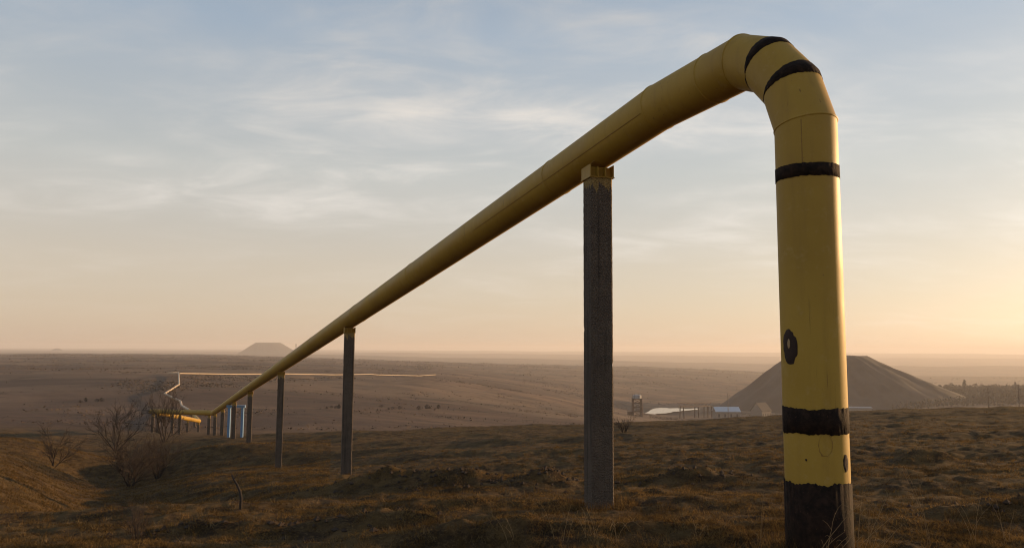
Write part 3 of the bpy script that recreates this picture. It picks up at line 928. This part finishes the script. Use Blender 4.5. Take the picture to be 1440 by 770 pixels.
def weed(p, stalks, label, seed, heads=True, mt=None, group='tall dry weed stalks in the foreground'):
    rnd = random.Random(seed)
    t = empty('dry_weed', p, label, 'weed', group)
    for (dx, dy, h, lx, ly, curl) in stalks:
        n = 9
        q = []
        for i in range(n + 1):
            s = i / n
            q.append((dx + lx * s ** 1.5 * h + rnd.uniform(-1, 1) * .006 * s, dy + ly * s ** 1.5 * h, -0.04 + (h + .04) * (s - curl * max(0, s - .45) ** 2 * 1.7)))
        o = MB().tube(q, [0.0026 * (1 - .55 * i / n) for i in range(n + 1)], 5).build('stalk', mt or M_STALK, t)
        for k in range(4):
            i = rnd.randint(3, n)
            a = rnd.uniform(0, 6.28); l = rnd.uniform(.05, .14) * h / .6
            b = Vector(q[i]); e = b + Vector((math.cos(a) * l * .7, math.sin(a) * l * .7, l * rnd.uniform(-.2, .9)))
            MB().tube([b, (b + e) / 2 + Vector((0, 0, .012)), e], [.0015, .0013, .0008], 3).build('side_shoot', mt or M_STALK, o)
    return t
rw = random.Random(77)
def stalks(n, h, lean, spread, curl=0.0, bias=(0, 0)):
    return [(rw.uniform(-1, 1) * spread, rw.uniform(-1, 1) * spread * .6, h * rw.uniform(.6, 1.1), bias[0] + rw.uniform(-1, 1) * lean, bias[1] + rw.uniform(-1, 1) * lean, curl * rw.uniform(.3, 1)) for _ in range(n)]
weed((2.42, 6.22, tz(2.42, 6.22)), stalks(9, .50, .4, .16, .1, (.7, .1)), 'thin dry stalks leaning right in front of the black pipe foot', 1)
weed((2.62, 6.18, tz(2.62, 6.18)), stalks(4, .62, .3, .1, 0, (.3, 0)), 'few upright dry stalks at the right of the pipe foot', 2)
for i, (x, y, n_, h, ln, cu, lab) in enumerate((
        (790, 757, 3, .40, .5, .3, 'curved pale grass stalks left of the tall post foot'),
        (833, 752, 6, .30, .6, .4, 'dense clump of dry stalks below the tall post foot'),
        (862, 760, 4, .34, .7, 1.3, 'arched pale grass stalks right of the tall post foot'),
        (722, 762, 3, .28, .6, .5, 'small bent dry stalks at the bottom centre left'),
        (1310, 766, 3, .66, .3, .1, 'tallest dry weed with forked tip in the right foreground'),
        (1362, 764, 4, .46, .6, .2, 'leaning golden dry weed at right of the tall forked weed'),
        (1420, 765, 3, .42, .4, .1, 'faint dry weed at the bottom right corner'),
        (1232, 768, 3, .42, .25, .1, 'thin dry stalks just right of the pipe foot'),
        (1062, 768, 2, .40, .15, .0, 'single straight dry stalk left of the pipe foot'),
        (990, 757, 3, .20, .6, .4, 'short pale dry sprigs between post and pipe foot'))):
    p = ground_at(x, y)
    weed(p, stalks(n_, h, ln, .07, cu), lab, 10 + i)

# grass: countless short blades
def build_grass():
    rng = np.random.default_rng(5)
    Vs = []
    def sample(n, dmin, dmax, power):
        t = rng.random(n)
        d = (dmin ** (1 - power) + t * (dmax ** (1 - power) - dmin ** (1 - power))) ** (1 / (1 - power))
        px = rng.uniform(-80, 1520, n)
        X = (px - 720) / F_PX * d
        return X, d
    def blades(X, Y, h, w, lean):
        n = len(X)
        Z = terrain(X, Y) - 0.012
        a = rng.uniform(0, 2 * np.pi, n)
        b = rng.uniform(0, 2 * np.pi, n)
        l = lean * h * rng.uniform(.3, 1.3, n)
        wx, wy = np.cos(a) * w, np.sin(a) * w
        tip = np.stack([X + np.cos(b) * l, Y + np.sin(b) * l, Z + h], 1)
        p0 = np.stack([X - wx, Y - wy, Z], 1); p1 = np.stack([X + wx, Y + wy, Z], 1)
        Vs.append(np.stack([p0, p1, tip], 1))
    # turf, clumped by noise
    X, Y = sample(760000, 4.4, 60, 1.55)
    dens = fbm(X / 0.8, Y / 0.55, 3, 91) + 0.5 * fbm(X / 4, Y / 2.2, 2, 97)
    keep = rng.random(len(X)) < np.clip(0.38 + 2.0 * dens, 0.03, 1)
    X, Y = X[keep], Y[keep]
    h = rng.uniform(.015, .055, len(X)) * (0.8 + 0.6 * np.clip(dens[keep], -.4, 1)) * (1 + 0.008 * Y)
    blades(X, Y, h, 0.0022 + 0.00032 * Y, 1.3)
    # thicker turf on the gully banks
    d = rng.uniform(15, 52, 120000); X = (rng.uniform(-90, 470, len(d)) - 720) / F_PX * d
    dn = fbm(X / 0.9, d / 0.7, 3, 93); kp = rng.random(len(d)) < np.clip(.5 + 1.6 * dn, .1, 1)
    blades(X[kp], d[kp], rng.uniform(.03, .11, int(kp.sum())), .003 + .0003 * d[kp], 1.0)
    # taller tufts
    cx, cy = sample(5200, 4.6, 38, 1.5)
    k = 22
    X = np.repeat(cx, k) + rng.normal(0, .045, len(cx) * k); Y = np.repeat(cy, k) + rng.normal(0, .045, len(cx) * k)
    blades(X, Y, np.repeat(rng.uniform(.04, .11, len(cx)), k) * rng.uniform(.5, 1.1, len(X)), 0.0018 + 0.00016 * Y, 0.8)
    # fringe round the pipe foot and the first post
    for (x0, y0, n, r, hh) in ((RX, RY, 1500, .55, .22), (P1[0], P1[1], 900, .5, .16)):
        a = rng.uniform(0, 2 * np.pi, n); rr = r * np.sqrt(rng.uniform(.25, 1, n))
        blades(x0 + rr * np.cos(a), y0 + rr * np.sin(a), rng.uniform(.04, hh, n), 0.003, 0.6)
    V = np.concatenate(Vs).reshape(-1, 3)
    me = np_mesh('dry_grass', V, np.arange(len(V)).reshape(-1, 3))
    o = link('dry_grass', me, M_GRASS)
    o['kind'] = 'stuff'; o['label'] = 'short dry steppe grass covering the near slope'; o['category'] = 'grass'
    print('GRASS', len(V) // 3)
print('T grass', time.time() - _T0)
build_grass()
print('T grass done', time.time() - _T0)

# straw tufts standing out of the turf, and clods round the diggings
def build_straw():
    rng = np.random.default_rng(8)
    n, k = 1500, 14
    d = 4.6 * (30 / 4.6) ** rng.random(n)
    X0 = (rng.uniform(-60, 1500, n) - 720) / F_PX * d
    X = np.repeat(X0, k) + rng.normal(0, .03, n * k); Y = np.repeat(d, k) + rng.normal(0, .03, n * k)
    Z = terrain(X, Y) - .01
    h = np.repeat(rng.uniform(.03, .11, n), k) * rng.uniform(.4, 1.1, n * k)
    a, b = rng.uniform(0, 6.283, (2, n * k)); l = h * rng.uniform(.2, 1.2, n * k); w = .0012 + .00016 * Y
    V = np.stack([np.stack([X - np.cos(a) * w, Y - np.sin(a) * w, Z], 1), np.stack([X + np.cos(a) * w, Y + np.sin(a) * w, Z], 1), np.stack([X + np.cos(b) * l, Y + np.sin(b) * l, Z + h], 1)], 1).reshape(-1, 3)
    o = link('straw_tufts', np_mesh('straw_tufts', V, np.arange(len(V)).reshape(-1, 3)), M_STRAW)
    o['kind'] = 'stuff'; o['label'] = 'pale straw tufts scattered over the near slope'; o['category'] = 'grass'
build_straw()
def build_clods():
    rnd = random.Random(3)
    mb = MB()
    for i in range(520):
        cx, cy, _, sx, sy = MOUNDS[rnd.choice((0, 0, 1, 1, 2, 2, 3, 4, 5, 8))]
        x, y = cx + rnd.gauss(0, sx * .9), cy + rnd.gauss(0, sy * 1.1)
        r = rnd.uniform(.015, .055); z = tz(x, y)
        v = [Vector((rnd.uniform(.6, 1.2) * q[0], rnd.uniform(.6, 1.2) * q[1], rnd.uniform(.5, 1.0) * q[2])) * r + Vector((x, y, z + r * .25)) for q in ((1, 0, 0), (-1, 0, 0), (0, 1, 0), (0, -1, 0), (0, 0, 1), (0, 0, -1))]
        mb.add(v, [(0, 2, 4), (2, 1, 4), (1, 3, 4), (3, 0, 4), (2, 0, 5), (1, 2, 5), (3, 1, 5), (0, 3, 5)])
    o = mb.build('soil_clods', M_SOIL); o['kind'] = 'stuff'; o['label'] = 'dark soil clods round the small diggings'; o['category'] = 'soil'
build_clods()
# dark wood added over the slope at right, its colour standing for shade
def build_shade_wood():
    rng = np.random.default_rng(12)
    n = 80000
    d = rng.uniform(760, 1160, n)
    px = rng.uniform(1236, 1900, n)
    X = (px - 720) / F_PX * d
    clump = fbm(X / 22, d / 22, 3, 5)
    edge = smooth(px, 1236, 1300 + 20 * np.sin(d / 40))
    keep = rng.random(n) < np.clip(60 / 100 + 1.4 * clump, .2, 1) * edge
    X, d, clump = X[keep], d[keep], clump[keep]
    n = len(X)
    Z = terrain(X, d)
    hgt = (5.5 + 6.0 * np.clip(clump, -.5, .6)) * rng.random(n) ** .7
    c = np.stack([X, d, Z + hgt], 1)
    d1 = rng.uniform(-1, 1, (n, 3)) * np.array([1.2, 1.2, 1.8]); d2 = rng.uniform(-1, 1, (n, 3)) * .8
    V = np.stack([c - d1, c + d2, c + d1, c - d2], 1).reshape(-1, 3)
    o = link('shade_wood', np_mesh('shade_wood', V, np.arange(len(V)).reshape(-1, 4)), M_FARTREE)
    o['kind'] = 'stuff'; o['label'] = 'dark brown wood added over the far slope at right to stand for its shade'; o['category'] = 'wood'
build_shade_wood()
# scrub: countless low bushes over the valley floor and the far slopes
def build_scrub():
    rng = np.random.default_rng(21)
    n = 420000
    d = 125 * (2600 / 125) ** rng.random(n)
    X = (rng.uniform(-150, 1600, n) - 720) / F_PX * d
    c1 = fbm(X / 90 + 3, d / 170, 4, 61, .6); c2 = fbm(X / 18, d / 26, 3, 63)
    gul = np.exp(-(fbm(X / 120 + 5, d / 160, 3, 47) / 0.05) ** 2)
    keep = rng.random(n) < np.clip(2.6 * (c1 - .12), 0, .8) * np.clip(1.0 + 2.5 * c2, .1, 1.6) + .30 * gul * np.clip(.4 + 2 * c2, 0, 1) + .006
    (pc, pw, pd) = POND
    keep &= np.hypot((X - pc[0]) / pw, (d - pc[1]) / pd) > 1.1
    X, d = X[keep], d[keep]; n = len(X)
    sc_ = .12 + .0007 * d
    c = np.stack([X, d, terrain(X, d) + sc_ * rng.uniform(.1, .9, n)], 1)
    d1 = rng.uniform(-1, 1, (n, 3)) * sc_[:, None] * np.array([1.4, 1.4, .7]); d2 = rng.uniform(-1, 1, (n, 3)) * sc_[:, None] * .6
    V = np.stack([c - d1, c + d2, c + d1, c - d2], 1).reshape(-1, 3)
    o = link('valley_scrub', np_mesh('valley_scrub', V, np.arange(len(V)).reshape(-1, 4)), M_SCRUB)
    o['kind'] = 'stuff'; o['label'] = 'low brown scrub in patches over the valley'; o['category'] = 'scrub'
    print('SCRUB', n)
build_scrub()

# ------------------------------------------------------------------ far works
# lattice tower
p = at(896, 588.5, 560); g = tz(p[0], p[1]); p[2] = g
sc = 560 / F_PX
H = (588.5 - 556) * sc
tw = empty('lattice_tower', p, 'rusty steel lattice tower with pale tank on top by the pond', 'tower')
hw = 3.1
for sx in (-1, 1):
    for sy in (-1, 1):
        MB().tube([(sx * hw, sy * hw, -1), (sx * hw * .92, sy * hw * .92, H * .78)], .42, 6).build('leg', M_STEEL, tw)
for i in range(5):
    z = H * (.06 + .18 * i)
    for k in range(4):
        c = [(-hw, -hw), (hw, -hw), (hw, hw), (-hw, hw)]
        a, b = c[k], c[(k + 1) % 4]
        MB().tube([(a[0] * .97, a[1] * .97, z), (b[0] * .97, b[1] * .97, z)], .32, 4).build('girder', M_STEEL, tw)
        if i < 4:
            MB().tube([(a[0] * .97, a[1] * .97, z), (b[0] * .95, b[1] * .95, z + H * .18)], .2, 4).build('brace', M_STEEL, tw)
MB().box((-hw * 1.1, -hw * 1.1, H * .785), (hw * 1.1, hw * 1.1, H * .80)).build('platform', M_STEEL, tw)
v = MB(); v.tube([(0, 0, H * .80), (0, 0, H * .93), (0, 0, H * .96)], [hw * .98, hw * .98, hw * .5], 20); tk = v.build('tank', M_TANK, tw, False)
for a in range(6):
    MB().tube([(hw * math.cos(a), hw * math.sin(a), H * .80), (hw * math.cos(a), hw * math.sin(a), H * 1.0)], .08, 4).build('rail_post', M_STEEL, tw)
MB().box((-hw * 2.1, -hw * .8, -1), (-hw * 1.06, hw * .8, H * .24)).build('lean_to', M_STEEL, tw)

# conveyor trestle
pa, pb2 = at(955, 571.5, 640), at(998, 570.5, 690)
gallery = empty('conveyor_bridge', (pa[0], pa[1], tz(pa[0], pa[1])), 'long trussed conveyor bridge on trestle legs beside the pond', 'bridge')
o0 = -np.array([pa[0], pa[1], tz(pa[0], pa[1])])
va, vb = pa + o0, pb2 + o0
side = unit(np.cross(vb - va, upz)) * 1.4
hh_ = np.array([0, 0, 3.0])
for s in (-1, 1):
    for zo in (0, 1):
        MB().tube([va + side * s + hh_ * zo, vb + side * s + hh_ * zo], .3, 4).build('chord', M_STEEL, gallery)
    nseg = 8
    for k in range(nseg):
        a = va + (vb - va) * k / nseg + side * s; b = va + (vb - va) * (k + 1) / nseg + side * s
        MB().tube([a, b + hh_] if k % 2 else [a + hh_, b], .2, 4).build('diagonal', M_STEEL, gallery)
for t_ in (0.08, 0.55, 0.86, 1.0):
    q = va + (vb - va) * t_
    wq = q - o0
    gg = tz(wq[0], wq[1]) + o0[2]
    for s in (-1, 1):
        MB().tube([(q + side * s * 1.3) * [1, 1, 0] + [0, 0, gg - 1], q + side * s], .45, 5).build('trestle_leg', M_STEEL, gallery)

def house(name, px0, px1, y_eave, y_ridge, d, depth, label, roof, cat, mono=False, rz=0.0):
    a, b = at(px0, y_eave, d), at(px1, y_eave, d)
    w = (b[0] - a[0]) / 2
    c = (a + b) / 2
    g = tz(c[0], c[1] + depth / 2) - 0.5
    t = empty(name, (c[0], c[1] + depth / 2, g), label, cat, None, rz)
    he = c[2] - g; hr = (y_eave - y_ridge) * d / F_PX + he
    dp = depth / 2
    MB().add([(-w, -dp, -3), (w, -dp, -3), (w, dp, -3), (-w, dp, -3), (-w, -dp, he), (w, -dp, he), (w, dp, he), (-w, dp, he)] + ([(-w, 0, hr), (w, 0, hr)] if not mono else [(-w, -dp, hr), (-w, dp, hr)]),
             [(0, 1, 5, 4), (2, 3, 7, 6), (0, 4, 8, 7, 3), (1, 2, 6, 9, 5)] if not mono else [(0, 1, 5, 8), (2, 3, 9, 6), (0, 8, 9, 3), (1, 2, 6, 5)]).build('wall', M_WALL, t)
    e = 0.5
    if not mono:
        k = (hr - he) / dp
        for s in (-1, 1):
            mb = MB()
            q = [(-w - e, s * (dp + e), he - k * e + .12), (w + e, s * (dp + e), he - k * e + .12), (w + e, s * 0.02, hr + .12), (-w - e, s * .02, hr + .12)]
            mb.add(q + [(x, y, z + .25) for x, y, z in q], [(0, 1, 2, 3), (7, 6, 5, 4), (0, 4, 5, 1), (1, 5, 6, 2), (2, 6, 7, 3), (3, 7, 4, 0)])
            mb.build('roof_slope', roof, t)
    else:
        q = [(-w - e, -dp - e, hr + .15), (w + e, -dp - e, he + .1), (w + e, dp + e, he + .1), (-w - e, dp + e, hr + .15)]
        MB().add(q + [(x, y, z + .3) for x, y, z in q], [(0, 1, 2, 3), (7, 6, 5, 4), (0, 4, 5, 1), (1, 5, 6, 2), (2, 6, 7, 3), (3, 7, 4, 0)]).build('roof_slope', roof, t)
    for k in range(4):
        x = -w + (k + .5) * w / 2
        MB().box((x - .7, -dp - .06, he * .35), (x + .7, -dp + .02, he * .72)).build('window', M_ROOFD, t)
    return t
house('long_shed', 1007, 1041, 578.5, 573.0, 640, 12, 'long low shed with pale blue roof at the foot of the spoil heap', M_ROOFB, 'shed')
house('steep_building', 1062, 1084, 577.5, 567.0, 660, 11, 'building with one dark steep sloping roof left of the vertical pipe', M_ROOFD, 'building', False, rad(38))
house('flat_shed', 1187, 1226, 573.4, 572.2, 720, 6, 'long flat pale roof just right of the vertical pipe below the heap', M_TANK, 'shed')

# masts and poles
def pole(px, yb, yt, d, label, arm=True, name='utility_pole', r=.16):
    p = at(px, yb, d); g = tz(p[0], p[1])
    h = at(px, yt, d)[2] - g
    t = empty(name, (p[0], p[1], g), label, 'pole', 'poles on the right')
    MB().tube([(0, 0, -1), (0, 0, h)], [r, r * .7], 7).build('shaft', M_POLE, t)
    if arm:
        MB().box((-1.0, -.08, h * .9), (1.0, .08, h * .9 + .16)).build('cross_arm', M_POLE, t)
        for x in (-.85, .85):
            MB().tube([(x, 0, h * .9 + .16), (x, 0, h * .9 + .4)], .06, 5).build('insulator', M_TANK, t)
    return t
pole(1390.5, 574, 545, 300, 'thin utility pole below the treeline at right')
pole(1433.5, 574, 540, 300, 'utility pole nearest the right edge of the photo')
pole(1024, 582, 552.5, 640, 'floodlight mast standing behind the pale blue shed', True, 'light_mast', .3)

# trees along the skyline at right
def tree(px, yb, yt, w, d, label, seed, group, pointy=False):
    rnd = random.Random(seed)
    p = at(px, yb, d); g = tz(p[0], p[1]); h = at(px, yt, d)[2] - g; hw_ = w * d / F_PX / 2
    h = max(h, 0.6)
    t = empty('bare_tree', (p[0], p[1], g), label, 'tree', group)
    mb = MB(); mb.tube([(0, 0, -1.5), (0.1, 0, h * .35), (0, .2, h * .8)], [.025 * h, .018 * h, .006 * h], 6)
    for k in range(9):
        a = rnd.uniform(0, 6.28); z0 = h * rnd.uniform(.2, .6)
        mb.tube([(0, 0, z0), (hw_ * .45 * math.cos(a), hw_ * .45 * math.sin(a), z0 + h * .14), (hw_ * .8 * math.cos(a), hw_ * .8 * math.sin(a), min(h, z0 + h * .34))], [.014 * h, .009 * h, .004 * h], 4)
    mb.build('trunk', M_FARTREE, t)
    v, f = [], []
    for k in range(330):
        a = rnd.uniform(0, 6.28); zf = rnd.random()
        prof = (1 - zf) ** .7 * 1.1 if pointy else math.sin(math.pi * min(1, zf * .82 + .16)) ** .6
        q = hw_ * prof * math.sqrt(rnd.random()) * (0.8 + .3 * math.sin(3 * a + seed))
        c = Vector((q * math.cos(a), q * math.sin(a), h * (.16 + .84 * zf)))
        d1 = Vector((rnd.uniform(-1, 1), rnd.uniform(-1, 1), rnd.uniform(-.3, 1))) * rnd.uniform(.05, .11) * h
        d2 = Vector((rnd.uniform(-1, 1), rnd.uniform(-1, 1), rnd.uniform(-1, 1))) * .042 * h
        n = len(v); v += [c - d1, c + d2, c + d1, c - d2]; f.append((n, n + 1, n + 2, n + 3))
    link('crown', mesh('crown', v, f), M_FARTREE, t)
    return t
skyl = [(1321, 547, 541, 10, 0), (1331, 547, 540, 9, 0), (1338, 547, 538.5, 12, 0), (1345, 547, 541, 8, 0), (1350, 547, 541, 7, 0), (1356.5, 547, 534, 8, 1), (1364, 547, 541, 10, 0), (1372, 547, 539, 11, 0), (1381, 547, 540, 11, 0),
        (1391, 547, 541.5, 10, 0), (1400, 547, 541, 11, 0), (1412, 547, 543, 8, 0), (1428, 547, 536.5, 6, 1), (1438, 547, 541, 8, 0), (1313, 546, 541, 8, 0)]
tl = {5: 'pointed tall tree sticking out of the skyline treeline at right', 12: 'narrow lone tree on the skyline near the right edge', 2: 'broadest round tree of the skyline treeline at right'}
for i, (x, yb, yt, w, pt) in enumerate(skyl):
    tree(x, yb, yt, w, 1130, tl.get(i, 'one of the low bare trees in the skyline treeline at right'), 100 + i, 'bare trees in the skyline treeline', bool(pt))

for i in range(26):
    rr_ = random.Random(700 + i)
    x = 1306 + 136 * (i + rr_.random() * .8) / 26
    yb = 547.5 + rr_.uniform(0, 7)
    tree(x, yb, yb - rr_.uniform(5, 7.5), rr_.uniform(10, 17), 1130 - (yb - 547) * 28, 'one of the low scrub trees on the slope below the skyline treeline', 900 + i, 'scrub trees below the skyline treeline')
# pit headframe beside the far heap
p = at(416, 495, 5200); g = tz(p[0], p[1])
hf = empty('pit_headframe', (p[0], p[1], g), 'tiny faint pit headframe beside the flat topped far heap', 'headframe')
hf_h = at(416, 484.5, 5200)[2] - g
for s_ in (-1, 1):
    MB().tube([(s_ * 9, 0, -2), (s_ * 3, 0, hf_h)], 1.6, 5).build('leg', M_STEEL, hf)
MB().box((-4, -3, hf_h), (4, 3, hf_h + 5)).build('head', M_STEEL, hf)
MB().box((12, -6, -2), (42, 6, hf_h * .45)).build('winding_house', M_STEEL, hf)

for i in range(16):
    rr_ = random.Random(40 + i)
    cx_ = (558, 606, 468, 120)[i % 4]
    x = cx_ + rr_.gauss(0, 11); y = (574, 576, 574, 566)[i % 4] + rr_.uniform(-1.5, 2.5)
    q = ground_at(x, y)
    tree(x, y, y - rr_.uniform(2.5, 7.5), rr_.uniform(4, 11), q[1], 'one of the dim bare bushes in the thickets on the valley floor', 1200 + i, 'thickets on the valley floor')
